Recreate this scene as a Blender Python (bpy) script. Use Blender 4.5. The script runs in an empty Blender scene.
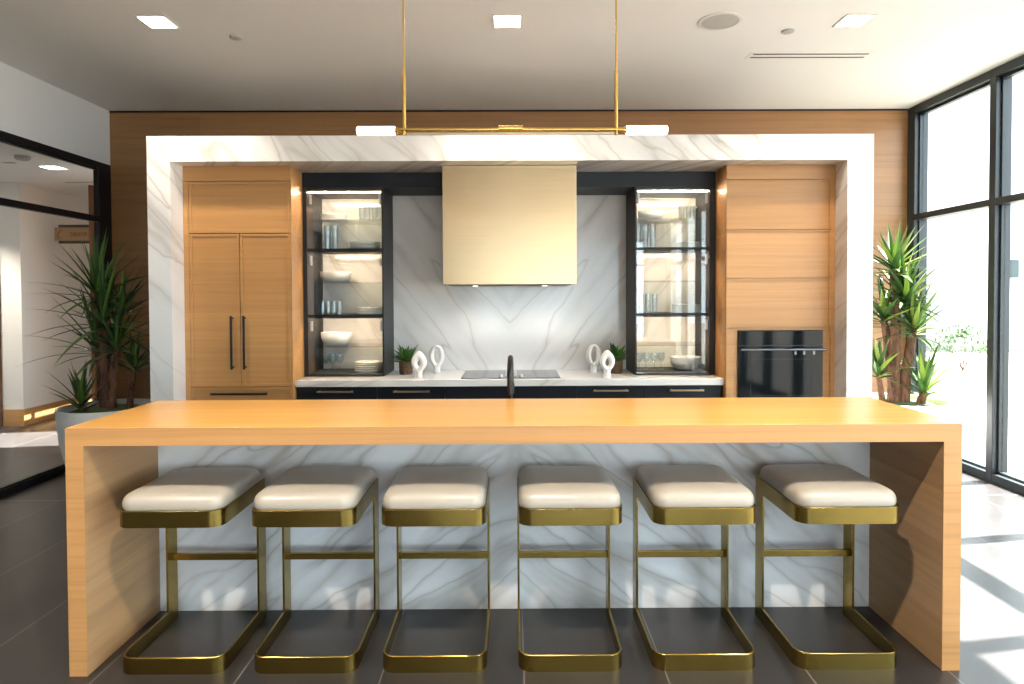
import bpy, bmesh, math, random
from mathutils import Vector, Matrix
R = math.radians
C = bpy.context.scene.collection
sc = bpy.context.scene

# ------------------------------------------------------------------ camera
EYE = 1.6305; pitch, yaw, roll = .0217, .0047, .0041
cz, sz = math.cos(yaw), math.sin(yaw)
r0 = Vector((cz, -sz, 0)); f0 = Vector((sz, cz, 0)); up = Vector((0, 0, 1))
fw = f0 * math.cos(pitch) - up * math.sin(pitch)
u0 = up * math.cos(pitch) + f0 * math.sin(pitch)
rt = r0 * math.cos(roll) - u0 * math.sin(roll)
u1 = u0 * math.cos(roll) + r0 * math.sin(roll)
cam = bpy.data.cameras.new('camera'); co = bpy.data.objects.new('camera', cam); C.objects.link(co)
M3 = Matrix((rt, u1, -fw)).transposed()
co.matrix_world = Matrix.Translation((0, 0, EYE)) @ M3.to_4x4()
cam.sensor_width = 36; cam.lens = 640 / 1024 * 36
cam.shift_x = -4.1189 / 1024; cam.shift_y = -33.5968 / 1024
cam.clip_start = .05; cam.clip_end = 200
sc.camera = co

# ------------------------------------------------------------------ light and exposure
sc.view_settings.view_transform = 'Standard'; sc.view_settings.look = 'None'
sc.view_settings.gamma = 1; sc.view_settings.use_curve_mapping = False
sc.view_settings.exposure = 1.38
sc.cycles.max_bounces = 8; sc.cycles.diffuse_bounces = 5; sc.cycles.glossy_bounces = 4
sc.cycles.transparent_max_bounces = 16; sc.cycles.transmission_bounces = 6
sc.cycles.sample_clamp_indirect = 6; sc.cycles.caustics_reflective = False; sc.cycles.caustics_refractive = False
w = bpy.data.worlds.new('sky'); sc.world = w; w.use_nodes = True
bgn = w.node_tree.nodes['Background']
bgn.inputs['Color'].default_value = (.80, .92, 1, 1); bgn.inputs['Strength'].default_value = 3.2
sl = bpy.data.lights.new('sun', 'SUN'); sl.energy = 42; sl.angle = R(.6); sl.color = (1, .96, .9)
so = bpy.data.objects.new('sun', sl); C.objects.link(so)
so.rotation_euler = Vector((-1, -.16, -1.6)).to_track_quat('-Z', 'Y').to_euler(); so.location = (8, 2, 12)
DOWN_E = 14.0      # emission of the square ceiling downlights
WARM = (1, .87, .72, 1); SPOT_W = 175.0; SPOT_NEAR_W = 38.0

# ------------------------------------------------------------------ materials
def mat(name, col=(.8, .8, .8), rough=.5, metal=0, spec=.5, emit=None, es=0, coat=0):
    m = bpy.data.materials.new(name); m.use_nodes = True
    b = m.node_tree.nodes['Principled BSDF']
    b.inputs['Base Color'].default_value = (*col[:3], 1); b.inputs['Roughness'].default_value = rough
    b.inputs['Metallic'].default_value = metal; b.inputs['Specular IOR Level'].default_value = spec
    b.inputs['Coat Weight'].default_value = coat; b.inputs['Coat Roughness'].default_value = .08
    if emit: b.inputs['Emission Color'].default_value = emit; b.inputs['Emission Strength'].default_value = es
    return m
def N(m, t, **kw):
    n = m.node_tree.nodes.new(t)
    for k, v in kw.items(): setattr(n, k, v)
    return n
def L(m, a, b): m.node_tree.links.new(a, b)
def P(m): return m.node_tree.nodes['Principled BSDF']
def math_(m, op, a, b=None, c=None):
    n = N(m, 'ShaderNodeMath', operation=op)
    for i, v in enumerate((a, b, c)):
        if v is None: continue
        if isinstance(v, (int, float)): n.inputs[i].default_value = v
        else: L(m, v, n.inputs[i])
    return n.outputs[0]
def ramp(m, fac, stops):
    n = N(m, 'ShaderNodeValToRGB'); e = n.color_ramp.elements
    while len(e) < len(stops): e.new(.5)
    for i, (p, c) in enumerate(stops): e[i].position = p; e[i].color = (*c[:3], 1)
    L(m, fac, n.inputs[0]); return n.outputs[0]
def mixc(m, fac, a, b, mode='MIX'):
    n = N(m, 'ShaderNodeMix', data_type='RGBA', blend_type=mode)
    for i, v in ((0, fac), (6, a), (7, b)):
        if isinstance(v, (int, float)): n.inputs[i].default_value = v
        elif isinstance(v, tuple): n.inputs[i].default_value = (*v[:3], 1)
        else: L(m, v, n.inputs[i])
    return n.outputs[2]
def noise(m, vec, scale=1, detail=4, rough=.55, dist=0):
    n = N(m, 'ShaderNodeTexNoise'); n.inputs['Scale'].default_value = scale
    n.inputs['Detail'].default_value = detail; n.inputs['Roughness'].default_value = rough
    n.inputs['Distortion'].default_value = dist; L(m, vec, n.inputs['Vector']); return n
def objco(m): return N(m, 'ShaderNodeTexCoord').outputs['Object']
def mapping(m, vec, scale=(1, 1, 1), rot=(0, 0, 0), loc=(0, 0, 0)):
    n = N(m, 'ShaderNodeMapping'); n.inputs['Scale'].default_value = scale
    n.inputs['Rotation'].default_value = rot; n.inputs['Location'].default_value = loc
    L(m, vec, n.inputs['Vector']); return n.outputs[0]
def wood(name, base, grain, dark=.72, rough=.38, tones=None, coat=0, loc=(0, 0, 0)):
    """grain: scale vector, low along the grain; tones: (sx,sy,sz) veneer sheet cells"""
    m = mat(name, base, rough, coat=coat)
    o = objco(m)
    a = noise(m, mapping(m, o, grain, loc=loc), 1, 5, .6, .3)
    d = tuple(c * dark for c in base)
    l_ = tuple(min(1, c * 1.12) for c in base)
    col = ramp(m, a.outputs[0], [(.3, d), (.5, base), (.72, l_)])
    b = noise(m, mapping(m, o, tuple(g * .22 for g in grain), loc=(3, 1, 7)), 1, 2, .5)
    col = mixc(m, .35, col, ramp(m, b.outputs[0], [(.3, d), (.7, l_)]))
    if tones:
        s = N(m, 'ShaderNodeVectorMath', operation='FLOOR'); L(m, mapping(m, o, tones), s.inputs[0])
        wn = N(m, 'ShaderNodeTexWhiteNoise', noise_dimensions='3D'); L(m, s.outputs[0], wn.inputs[0])
        col = mixc(m, 1, col, ramp(m, wn.outputs[0], [(0, (.80, .78, .75)), (1, (1.0, 1.0, 1.0))]), 'MULTIPLY')
    L(m, col, P(m).inputs['Base Color'])
    bp = N(m, 'ShaderNodeBump'); bp.inputs['Strength'].default_value = .06; bp.inputs['Distance'].default_value = .002
    L(m, a.outputs[0], bp.inputs['Height']); L(m, bp.outputs[0], P(m).inputs['Normal'])
    return m
def marble(name, ang, mirror=False, cx=0, seed=(0, 0, 0), rough=.12, s=1.0, tint=(.82, .80, .78), flip=False):
    """white stone with veins running at angle ang in the XZ plane; mirror = book-matched about x=cx"""
    m = mat(name, tint, rough)
    sp = N(m, 'ShaderNodeSeparateXYZ'); L(m, objco(m), sp.inputs[0])
    x = math_(m, 'SUBTRACT', sp.outputs[0], cx)
    if mirror: x = math_(m, 'ABSOLUTE', x)
    x = math_(m, 'ADD', x, math_(m, 'MULTIPLY', sp.outputs[1], .6))
    if flip: x = math_(m, 'MULTIPLY', x, -1)
    cb = N(m, 'ShaderNodeCombineXYZ'); L(m, x, cb.inputs[0]); L(m, sp.outputs[2], cb.inputs[2])
    rot = mapping(m, cb.outputs[0], (1, 1, 1), (0, ang, 0), seed)
    warp = noise(m, rot, 1.3 * s, 3, .6)
    wv = N(m, 'ShaderNodeVectorMath', operation='MULTIPLY_ADD')
    L(m, warp.outputs['Color'], wv.inputs[0]); wv.inputs[1].default_value = (.30, .0, .16); L(m, rot, wv.inputs[2])
    st = mapping(m, wv.outputs[0], (.30 * s, 1, 2.1 * s))
    n1 = noise(m, st, 1.3, 2, .45)
    r1 = math_(m, 'ABSOLUTE', math_(m, 'SUBTRACT', n1.outputs[0], .5))
    thin = ramp(m, r1, [(0, (1, 1, 1)), (.010, (.3, .3, .3)), (.035, (0, 0, 0))])
    n2 = noise(m, mapping(m, wv.outputs[0], (.34 * s, 1, 2.0 * s), loc=(5, 2, 9)), 1.1, 3, .5)
    r2 = math_(m, 'ABSOLUTE', math_(m, 'SUBTRACT', n2.outputs[0], .52))
    soft = ramp(m, r2, [(0, (1, 1, 1)), (.04, (.45, .45, .45)), (.13, (0, 0, 0))])
    msk = noise(m, mapping(m, rot, (.8, 1, .8), loc=(1, 8, 3)), 1.2, 2)
    mk = ramp(m, msk.outputs[0], [(.34, (.25, .25, .25)), (.55, (1, 1, 1))])
    col = mixc(m, math_(m, 'MULTIPLY', math_(m, 'MULTIPLY', soft, mk), .75), tint, (.52, .49, .46))
    col = mixc(m, math_(m, 'MULTIPLY', math_(m, 'MULTIPLY', thin, mk), .62), col, (.38, .33, .28))
    L(m, col, P(m).inputs['Base Color'])
    return m
def glass(name, tint=(.93, .97, .96), base=.04, ior=1.5, rough=0.0):
    m = bpy.data.materials.new(name); m.use_nodes = True; nt = m.node_tree; nt.nodes.clear()
    out = N(m, 'ShaderNodeOutputMaterial'); tr = N(m, 'ShaderNodeBsdfTransparent'); gl = N(m, 'ShaderNodeBsdfGlossy')
    tr.inputs[0].default_value = (*tint, 1); gl.inputs['Roughness'].default_value = rough
    lw = N(m, 'ShaderNodeLayerWeight'); lw.inputs[0].default_value = .5
    f = math_(m, 'ADD', math_(m, 'MULTIPLY', math_(m, 'POWER', lw.outputs['Facing'], 5), 1 - base), base)
    mx = N(m, 'ShaderNodeMixShader'); L(m, f, mx.inputs[0]); L(m, tr.outputs[0], mx.inputs[1]); L(m, gl.outputs[0], mx.inputs[2])
    L(m, mx.outputs[0], out.inputs[0]); return m

WB = (.54, .275, .098)
m_cab = wood('oak_cabinet', WB, (1.0, 30, 42), dark=.80, tones=(.01, .01, 3.3), rough=.35)
m_wall = wood('oak_wall_panel', (.34, .165, .062), (.9, 20, 34), tones=(.62, .01, .86), rough=.42, loc=(2, 2, 2))
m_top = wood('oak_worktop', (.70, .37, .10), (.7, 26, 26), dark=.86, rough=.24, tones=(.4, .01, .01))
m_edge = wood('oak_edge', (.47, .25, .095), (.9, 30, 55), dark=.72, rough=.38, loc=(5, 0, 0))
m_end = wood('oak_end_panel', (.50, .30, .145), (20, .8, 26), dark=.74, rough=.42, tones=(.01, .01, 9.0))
m_base = wood('oak_baseboard', (.50, .27, .10), (1, 1, 30), rough=.4)
m_door = wood('brown_door', (.12, .05, .02), (20, 20, 1.2), rough=.4)
m_mf = marble('marble_frame', R(46), seed=(0, 0, 2), s=1.5, flip=True)
m_mb = marble('marble_backsplash', R(50), mirror=True, cx=-.03, seed=(.4, 0, .3), s=1.25)
m_mp = marble('marble_island', R(-38), mirror=True, cx=.01, seed=(2, 0, 1), s=1.5, tint=(.86, .875, .89))
m_ct = marble('marble_counter', R(20), seed=(7, 0, 1), s=1.2, tint=(.85, .83, .80))
m_white = mat('painted_white', (.70, .69, .675), .6)
m_ceil = mat('painted_ceiling', (.80, .79, .78), .7)
m_black = mat('black_aluminium', (.008, .008, .010), .4, spec=.3)
m_blk2 = mat('black_lacquer', (.008, .010, .015), .45, spec=.3)
m_carc = mat('dark_carcass', (.014, .013, .013), .45, spec=.35)
m_steel = mat('bluish_aluminium', (.012, .018, .022), .4, .0)
m_gold = mat('satin_brass', (.72, .46, .12), .22, 1)
m_champ = mat('champagne_handle', (.62, .50, .36), .3, 1)
m_bronze = mat('olive_bronze', (.34, .235, .06), .24, 1)
m_lea = mat('cream_vinyl', (.37, .34, .29), .33)
m_bk = mat('black_metal', (.010, .010, .010), .3)
m_cer = mat('white_ceramic', (.86, .84, .80), .3)
m_pot = mat('white_planter', (.80, .77, .73), .55)
m_glass = glass('window_glass', (.97, .99, .99), .04)
m_cglass = glass('cabinet_glass', (.97, .98, .98), .07)
m_sglass = glass('shelf_glass', (.94, .98, .965), .04)
m_tglass = glass('drinking_glass', (.90, .94, .95), .10)
m_oven = mat('oven_glass', (.004, .006, .008), .05, spec=.2)
m_cook = mat('ceramic_glass', (.02, .022, .024), .06, spec=.8)
m_lamp = mat('lamp_diffuser', (1, 1, 1), .5, emit=(1, .86, .68, 1), es=DOWN_E)
m_tube = mat('lamp_tube', (1, 1, 1), .5, emit=(1, .70, .40, 1), es=4.5)
m_led = mat('led_strip', (1, 1, 1), .5, emit=(1, .76, .50, 1), es=115)
m_soil = mat('moss', (.05, .08, .02), .9)
m_spk = mat('speaker_grille', (.45, .44, .42), .6)
m_sink = mat('sink_steel', (.5, .5, .5), .3, 1)

# brushed brass of the hood
m_hood = mat('brushed_brass', (.72, .53, .30), .30, 1)
hn = noise(m_hood, mapping(m_hood, objco(m_hood), (1.5, 1, 420)), 1, 3, .6)
L(m_hood, ramp(m_hood, hn.outputs[0], [(.3, (.50, .365, .215)), (.7, (.54, .40, .24))]), P(m_hood).inputs['Base Color'])
hb = N(m_hood, 'ShaderNodeBump'); hb.inputs['Strength'].default_value = .02; hb.inputs['Distance'].default_value = .001
L(m_hood, hn.outputs[0], hb.inputs['Height']); L(m_hood, hb.outputs[0], P(m_hood).inputs['Normal'])

# floor tiles .61 x 1.22, dark, with pale joints
m_floor = mat('dark_floor_tile', (.04, .036, .034), .32)
def floor_nodes():
    m = m_floor; o = objco(m); s = N(m, 'ShaderNodeSeparateXYZ'); L(m, o, s.inputs[0])
    u = math_(m, 'DIVIDE', math_(m, 'SUBTRACT', s.outputs[0], .04), .61)
    cu = math_(m, 'FLOOR', u); fu = math_(m, 'FRACT', u)
    off = math_(m, 'MULTIPLY', math_(m, 'MODULO', math_(m, 'ABSOLUTE', cu), 2), .5)
    v = math_(m, 'ADD', math_(m, 'DIVIDE', math_(m, 'SUBTRACT', s.outputs[1], 1.9), 3.2), math_(m, 'MULTIPLY', off, 0))
    cv = math_(m, 'FLOOR', v); fv = math_(m, 'FRACT', v)
    ju = math_(m, 'LESS_THAN', math_(m, 'MINIMUM', fu, math_(m, 'SUBTRACT', 1, fu)), .004)
    jv = math_(m, 'LESS_THAN', math_(m, 'MINIMUM', fv, math_(m, 'SUBTRACT', 1, fv)), .002)
    j = math_(m, 'MAXIMUM', ju, jv)
    cb = N(m, 'ShaderNodeCombineXYZ'); L(m, cu, cb.inputs[0]); L(m, cv, cb.inputs[1])
    wn = N(m, 'ShaderNodeTexWhiteNoise'); L(m, cb.outputs[0], wn.inputs[0])
    base = ramp(m, wn.outputs[0], [(0, (.023, .021, .021)), (1, (.034, .030, .029))])
    nz = noise(m, mapping(m, o, (3, .8, 1)), 1.5, 5, .6)
    base = mixc(m, 1, base, ramp(m, nz.outputs[0], [(.3, (.78, .78, .78)), (.7, (1.15, 1.15, 1.15))]), 'MULTIPLY')
    L(m, mixc(m, j, base, (.17, .15, .14)), P(m).inputs['Base Color'])
floor_nodes()

m_ground = mat('pale_gravel', (.62, .58, .52), .9)
gn = noise(m_ground, objco(m_ground), 14, 4, .7)
L(m_ground, ramp(m_ground, gn.outputs[0], [(.35, (.09, .08, .07)), (.62, (.20, .19, .17))]), P(m_ground).inputs['Base Color'])
m_stucco = mat('white_stucco', (.70, .70, .69), .8)
m_beige = mat('beige_stucco', (.22, .165, .105), .8)
m_grey = mat('grey_stucco', (.24, .27, .26), .8)

def leafmat(name, a, b, c):
    m = mat(name, a, .38)
    g = N(m, 'ShaderNodeNewGeometry')
    L(m, ramp(m, g.outputs['Random Per Island'], [(0, a), (.6, b), (1, c)]), P(m).inputs['Base Color'])
    return m
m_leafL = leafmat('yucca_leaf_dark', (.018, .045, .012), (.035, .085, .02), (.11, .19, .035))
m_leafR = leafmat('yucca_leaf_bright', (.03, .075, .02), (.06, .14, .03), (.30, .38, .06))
m_leafS = leafmat('fern_leaf', (.02, .06, .012), (.05, .14, .02), (.12, .26, .04))
m_bush = leafmat('bush_leaf', (.03, .08, .02), (.05, .12, .03), (.10, .18, .06))
m_trunk = mat('yucca_trunk', (.12, .06, .035), .9)
tn = noise(m_trunk, mapping(m_trunk, objco(m_trunk), (30, 30, 9)), 1, 5, .7)
L(m_trunk, ramp(m_trunk, tn.outputs[0], [(.35, (.04, .016, .009)), (.65, (.22, .10, .055))]), P(m_trunk).inputs['Base Color'])
tb = N(m_trunk, 'ShaderNodeBump'); tb.inputs['Strength'].default_value = .8; tb.inputs['Distance'].default_value = .02
L(m_trunk, tn.outputs[0], tb.inputs['Height']); L(m_trunk, tb.outputs[0], P(m_trunk).inputs['Normal'])
m_bpot = mat('brown_pot', (.10, .05, .025), .7)
pn = noise(m_bpot, objco(m_bpot), 60, 4, .7)
L(m_bpot, ramp(m_bpot, pn.outputs[0], [(.35, (.04, .018, .01)), (.7, (.20, .11, .055))]), P(m_bpot).inputs['Base Color'])

# ------------------------------------------------------------------ mesh helpers
class MB:
    def __init__(s): s.b = bmesh.new()
    def box(s, x0, x1, y0, y1, z0, z1, bev=0, seg=2):
        r = bmesh.ops.create_cube(s.b, size=1); v = r['verts']
        for p in v:
            p.co = Vector(((x0 + x1) / 2 + p.co.x * (x1 - x0), (y0 + y1) / 2 + p.co.y * (y1 - y0), (z0 + z1) / 2 + p.co.z * (z1 - z0)))
        if bev:
            e = list({e for p in v for e in p.link_edges})
            bmesh.ops.bevel(s.b, geom=e, offset=bev, segments=seg, profile=.5, affect='EDGES')
        return s
    def rings(s, rings, cap=True, close=False):
        vs = [[s.b.verts.new(p) for p in r] for r in rings]; n = len(vs[0])
        pairs = list(zip(vs, vs[1:])) + ([(vs[-1], vs[0])] if close else [])
        for a, b in pairs:
            for i in range(n): s.b.faces.new((a[i], a[(i + 1) % n], b[(i + 1) % n], b[i]))
        if cap and not close:
            s.b.faces.new(vs[0][::-1]); s.b.faces.new(vs[-1])
        return s
    def lathe(s, prof, cx=0, cy=0, n=32, cap=True):
        return s.rings([[(cx + r * math.cos(2 * math.pi * i / n), cy + r * math.sin(2 * math.pi * i / n), z) for i in range(n)] for r, z in prof], cap)
    def tube(s, pts, rad, n=12, cap=True):
        pts = [Vector(p) for p in pts]; rs = []; ref = None
        for i, p in enumerate(pts):
            t = ((pts[min(i + 1, len(pts) - 1)] - pts[max(i - 1, 0)])).normalized()
            if ref is None: ref = Vector((1, 0, 0)) if abs(t.x) < .9 else Vector((0, 1, 0))
            a = (ref - t * ref.dot(t)).normalized(); ref = a; b = t.cross(a)
            r = rad[i] if isinstance(rad, (list, tuple)) else rad
            rs.append([p + (a * math.cos(2 * math.pi * k / n) + b * math.sin(2 * math.pi * k / n)) * r for k in range(n)])
        return s.rings(rs, cap)
    def band(s, path, th, z0, z1):
        """vertical flat bar bent along an open XY path"""
        pts = [Vector((p[0], p[1], 0)) for p in path]; rs = []
        for i, p in enumerate(pts):
            t = (pts[min(i + 1, len(pts) - 1)] - pts[max(i - 1, 0)]).normalized(); nn = Vector((-t.y, t.x, 0)) * th / 2
            a, b = p + nn, p - nn; c = .0015
            rs.append([(a.x, a.y, z0), (a.x, a.y, z1 - c), (a.x - nn.x * .3, a.y - nn.y * .3, z1), (b.x + nn.x * .3, b.y + nn.y * .3, z1), (b.x, b.y, z1 - c), (b.x, b.y, z0)])
        return s.rings(rs)
    def build(s, name, m, parent=None, smooth=False):
        bmesh.ops.recalc_face_normals(s.b, faces=s.b.faces)
        me = bpy.data.meshes.new(name); s.b.to_mesh(me); s.b.free()
        if smooth:
            me.polygons.foreach_set('use_smooth', [True] * len(me.polygons))
            me.set_sharp_from_angle(angle=R(38))
        me.materials.append(m)
        o = bpy.data.objects.new(name, me); C.objects.link(o)
        if parent: o.parent = parent
        return o
def tag(o, label=None, cat=None, group=None, kind=None):
    if label: o['label'] = label
    if cat: o['category'] = cat
    if group: o['group'] = group
    if kind: o['kind'] = kind
    return o
def empty(name, loc=(0, 0, 0), rz=0, label=None, cat=None, group=None):
    o = bpy.data.objects.new(name, None); C.objects.link(o); o.location = loc; o.rotation_euler = (0, 0, rz)
    o.empty_display_size = .1
    return tag(o, label, cat, group)
def struct(name, mb, m, parent=None):
    o = mb.build(name, m, parent)
    if parent is None: o['kind'] = 'structure'
    return o
def copy_tree(o, parent=None):
    c = o.copy(); C.objects.link(c); c.parent = parent
    for ch in list(o.children): copy_tree(ch, c)
    return c
def place(o, loc, rz=None, label=None, sc_=None):
    o.location = loc
    if rz is not None: o.rotation_euler = (0, 0, rz)
    if label: o['label'] = label
    if sc_: o.scale = sc_
    return o
def B(x0, x1, y0, y1, z0, z1, bev=0): return MB().box(x0, x1, y0, y1, z0, z1, bev)

XL, XR, YW, HC = -4.153, 4.10, 6.66, 3.538
YB = -6.2                       # wall behind the camera
HL = 3.06                       # ceiling of the neighbouring corridor

# ------------------------------------------------------------------ room shell
struct('floor', B(-8.0, 4.30, YB - .2, 11.0, -.12, 0), m_floor)
cm = MB().box(XL - .001, 4.30, YB - .2, YW + .15, HC, HC + .15)
struct('ceiling', cm, m_ceil)
struct('ceiling_corridor', B(-8.0, XL - .16, YB - .2, 11.0, HL, HL + .15), m_ceil)
struct('wall_back', B(XL - .15, XR + .2, YW, YW + .15, 0, HC), m_wall)
# left wall: white header above glass partition
struct('wall_left', MB().box(XL - .15, XL, YB, YW, 2.98, HC).box(XL - .15, XL, YB - .2, YB, 0, HC), m_white)
# glass partition bays on the left: black frames, one pane above and one below the transom
ys = [YW - .001, 4.3, 1.9, -.5, -2.9, YB]
for i in range(5):
    y1, y0 = ys[i], ys[i + 1]
    f = MB(); w_ = .075
    if i == 0: f.box(XL - .05, XL + .005, 6.46, y1, 0, 2.98, .004)
    else: f.box(XL - .05, XL + .005, y1 - w_, y1, 0, 2.98, .004)
    ya = 6.46 if i == 0 else y1 - w_
    f.box(XL - .05, XL + .005, y0, ya, 2.915, 2.98, .004)
    f.box(XL - .05, XL + .005, y0, ya, 2.375, 2.435, .004)
    f.box(XL - .05, XL + .005, y0, ya, 0, .06, .004)
    f.box(XL - .045, XL - .012, y0, ya, 2.895, 2.915); f.box(XL - .045, XL - .012, y0, ya, .06, .075)
    wo = struct('window_%d' % (i + 1), f, m_black)
    MB().box(XL - .036, XL - .026, y0, ya, .075, 2.375).build('pane', m_glass, wo)
    MB().box(XL - .036, XL - .026, y0, ya, 2.435, 2.895).build('pane', m_glass, wo)
# right window wall
yr = [YW, 5.515, 4.39, 3.27, 2.15, 1.03, -.09, -1.21, -2.33, -3.45, -4.57, -5.69]
for i in range(len(yr) - 1):
    y1, y0 = yr[i], yr[i + 1]; mw = .12 if i == 0 else .075
    f = MB(); ya = y1 - mw
    f.box(XR, XR + .14, ya, y1, 0, HC, .004)                                  # upright, protruding inwards
    f.box(XR + .045, XR + .11, ya - .018, ya, .09, HC - .08)
    f.box(XR, XR + .14, y0, ya, HC - .075, HC, .004)
    f.box(XR, XR + .14, y0, ya, 2.375, 2.435, .004)
    f.box(XR, XR + .14, y0, ya, 0, .075, .004)
    f.box(XR + .05, XR + .10, y0, ya - .018, HC - .10, HC - .075); f.box(XR + .05, XR + .10, y0, ya - .018, .075, .095)
    wo = struct('window_%d' % (i + 6), f, m_steel)
    MB().box(XR + .068, XR + .080, y0, ya - .018, .095, 2.375).build('pane', m_glass, wo)
    MB().box(XR + .068, XR + .080, y0, ya - .018, 2.435, HC - .10).build('pane', m_glass, wo)
struct('wall_right', B(XR, XR + .14, YB, -5.69, 0, HC), m_white)
# wall behind the camera: white piers and tall glazing
struct('wall_front', MB().box(XL, -1.05, YB - .2, YB, 0, HC).box(3.6, XR + .2, YB - .2, YB, 0, HC).box(-1.05, 3.6, YB - .2, YB, 3.1, HC), m_white)
for k, x0 in enumerate((-1.05, .5, 2.05)):
    f = MB().box(x0, x0 + .08, YB - .14, YB, 0, 3.1).box(x0 + 1.47, x0 + 1.55, YB - .14, YB, 0, 3.1)
    f.box(x0 + .08, x0 + 1.47, YB - .14, YB, 3.03, 3.1).box(x0 + .08, x0 + 1.47, YB - .14, YB, 0, .08).box(x0 + .08, x0 + 1.47, YB - .14, YB, 2.375, 2.435)
    wo = struct('window_%d' % (17 + k), f, m_steel)
    MB().box(x0 + .08, x0 + 1.47, YB - .07, YB - .058, .08, 2.375).build('pane', m_glass, wo)
    MB().box(x0 + .08, x0 + 1.47, YB - .07, YB - .058, 2.435, 3.03).build('pane', m_glass, wo)
# corridor beyond the partition
struct('wall_corridor', MB().box(-8.0, -6.17, 8.06, 11.0, 0, HL), m_white)
struct('wall_corridor_end', B(-6.17, -4.2, 10.8, 11.0, 0, HL), m_white)
struct('wall_corridor_side', MB().box(-8.2, -8.0, YB - .2, 11.0, 0, HL), m_white)
struct('wall_corridor_right', MB().box(-4.30, -4.153, YW + .15, 7.1, 0, HL).box(-4.30, -4.153, 7.95, 11.0, 0, HL), m_white)
struct('wall_corridor_front', B(-8.0, XL - .16, YB - .2, YB, 0, HL), m_white)
struct('baseboard_corridor', MB().box(-6.41, -6.155, 8.045, 8.06, 0, .21).box(-6.17, -6.155, 8.06, 10.8, 0, .21), m_base)
dr = struct('door_1', B(-7.4, -6.43, 8.02, 8.06, 0, 2.38, .004), m_door)
MB().tube([(-6.52, 8.0, .95), (-6.52, 7.96, .95), (-6.62, 7.96, .95)], .009).build('door_handle', m_champ, dr)
pm = struct('trim_1', B(-5.452, -5.412, 8.28, 8.34, 0, HL), m_door)

# theatre sign hung off the brown post
sg = empty('hanging_sign', (-5.66, 8.29, 2.30), 0, 'wooden THEATER sign between two black bars, hung beyond the left glass partition', 'sign')
B(-.235, .205, -.012, .012, .045, .215, .002).build('board', mat('sign_wood', (.26, .15, .065), .5), sg)
B(-.18, .205, -.018, .018, .215, .250, .002).build('bar', m_bk, sg)
B(-.18, .205, -.018, .018, .010, .045, .002).build('bar', m_bk, sg)
fc = bpy.data.curves.new('lettering', 'FONT'); fc.body = 'THEATER'; fc.size = .072; fc.extrude = .001; fc.space_character = 1.15
tmp = bpy.data.objects.new('lettering', fc); C.objects.link(tmp)
dg = bpy.context.evaluated_depsgraph_get(); me = bpy.data.meshes.new_from_object(tmp.evaluated_get(dg)); bpy.data.objects.remove(tmp)
me.materials.clear(); me.materials.append(m_bk)
lt = bpy.data.objects.new('lettering', me); C.objects.link(lt); lt.parent = sg; lt.location = (-.035, -.0135, .103); lt.rotation_euler = (R(90), 0, 0)
lt.scale = (.66, 1, 1)
MB().tube([(-.13, -.014, .185), (-.165, -.014, .17), (-.19, -.014, .13), (-.195, -.014, .09), (-.175, -.014, .075), (-.15, -.014, .085)], .004, 6).build('hook_mark', m_bk, sg)

# ------------------------------------------------------------------ ceiling fittings
DX = (-2.465, -.031, 2.395); DY = (4.507, 1.07, -2.35)
ROWN = {1: 'just in front of the island', 2: 'behind the camera'}; COLN = ('left', 'middle', 'right')
names = {(0, 0): 'square ceiling downlight left of the pendant, nearest the white left wall', (1, 0): 'square ceiling downlight in the middle, between the two brass pendant rods',
         (2, 0): 'square ceiling downlight on the right, beside the long slot air vent'}
def downlight(x, y, z, lab, grp='recessed square ceiling downlights', watt=SPOT_W):
    t = empty('ceiling_downlight', (x, y, z), 0, lab, 'ceiling light', grp)
    f = MB(); s_, h = .105, .09
    f.box(-s_, s_, -s_, -h, -.006, 0); f.box(-s_, s_, h, s_, -.006, 0); f.box(-s_, -h, -h, h, -.006, 0); f.box(h, s_, -h, h, -.006, 0)
    f.build('trim', m_white, t)
    B(-h, h, -h, h, -.004, 0).build('diffuser', m_lamp, t)
    ld = bpy.data.lights.new('downlight_lamp', 'SPOT'); ld.energy = watt; ld.color = WARM[:3]; ld.spot_size = R(112); ld.spot_blend = .55; ld.shadow_soft_size = .05
    lo = bpy.data.objects.new('downlight_lamp', ld); C.objects.link(lo); lo.parent = t; lo.location = (0, 0, -.03)
for j, y in enumerate(DY):
    for i, x in enumerate(DX):
        downlight(x, y, HC, names.get((i, j), 'square ceiling downlight, %s one of the three %s' % (COLN[i], ROWN.get(j, ''))), watt=SPOT_NEAR_W if j == 0 else SPOT_W)
downlight(-5.09, 7.15, HL, 'square ceiling downlight in the corridor beyond the left glass partition', 'corridor ceiling lights', 16)
downlight(-6.75, 7.1, HL, 'square ceiling downlight deeper in the corridor, beyond the glass partition', 'corridor ceiling lights', 150)
t = empty('ceiling_speaker', (1.456, 4.514, HC), 0, 'round recessed speaker with pale grille in the ceiling', 'speaker')
MB().lathe([(.150, 0), (.150, -.006), (.128, -.008), (.128, -.004), (.128, 0)]).build('rim', m_white, t, True)
MB().lathe([(.127, 0), (.127, -.005), (.06, -.008), (.01, -.009)]).build('grille', m_spk, t, True)
for x, y, lab in ((-2.036, 4.773, 'small round concealed sprinkler cover beside the left downlight'), (2.007, 4.687, 'small round sprinkler cover between the speaker and right downlight')):
    tag(MB().lathe([(.044, HC - .0001), (.044, HC - .008), (.030, HC - .014), (.004, HC - .015)], x, y, 24).build('sprinkler_cover', m_spk, None, True), lab, 'sprinkler', 'ceiling sprinkler covers')
t = empty('slot_air_vent', (2.38, 5.16, HC), 0, 'long white slot air vent with two dark slots in the ceiling', 'air vent')
B(-.49, .49, -.075, .075, -.004, 0).build('vent_plate', m_ceil, t)
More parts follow.
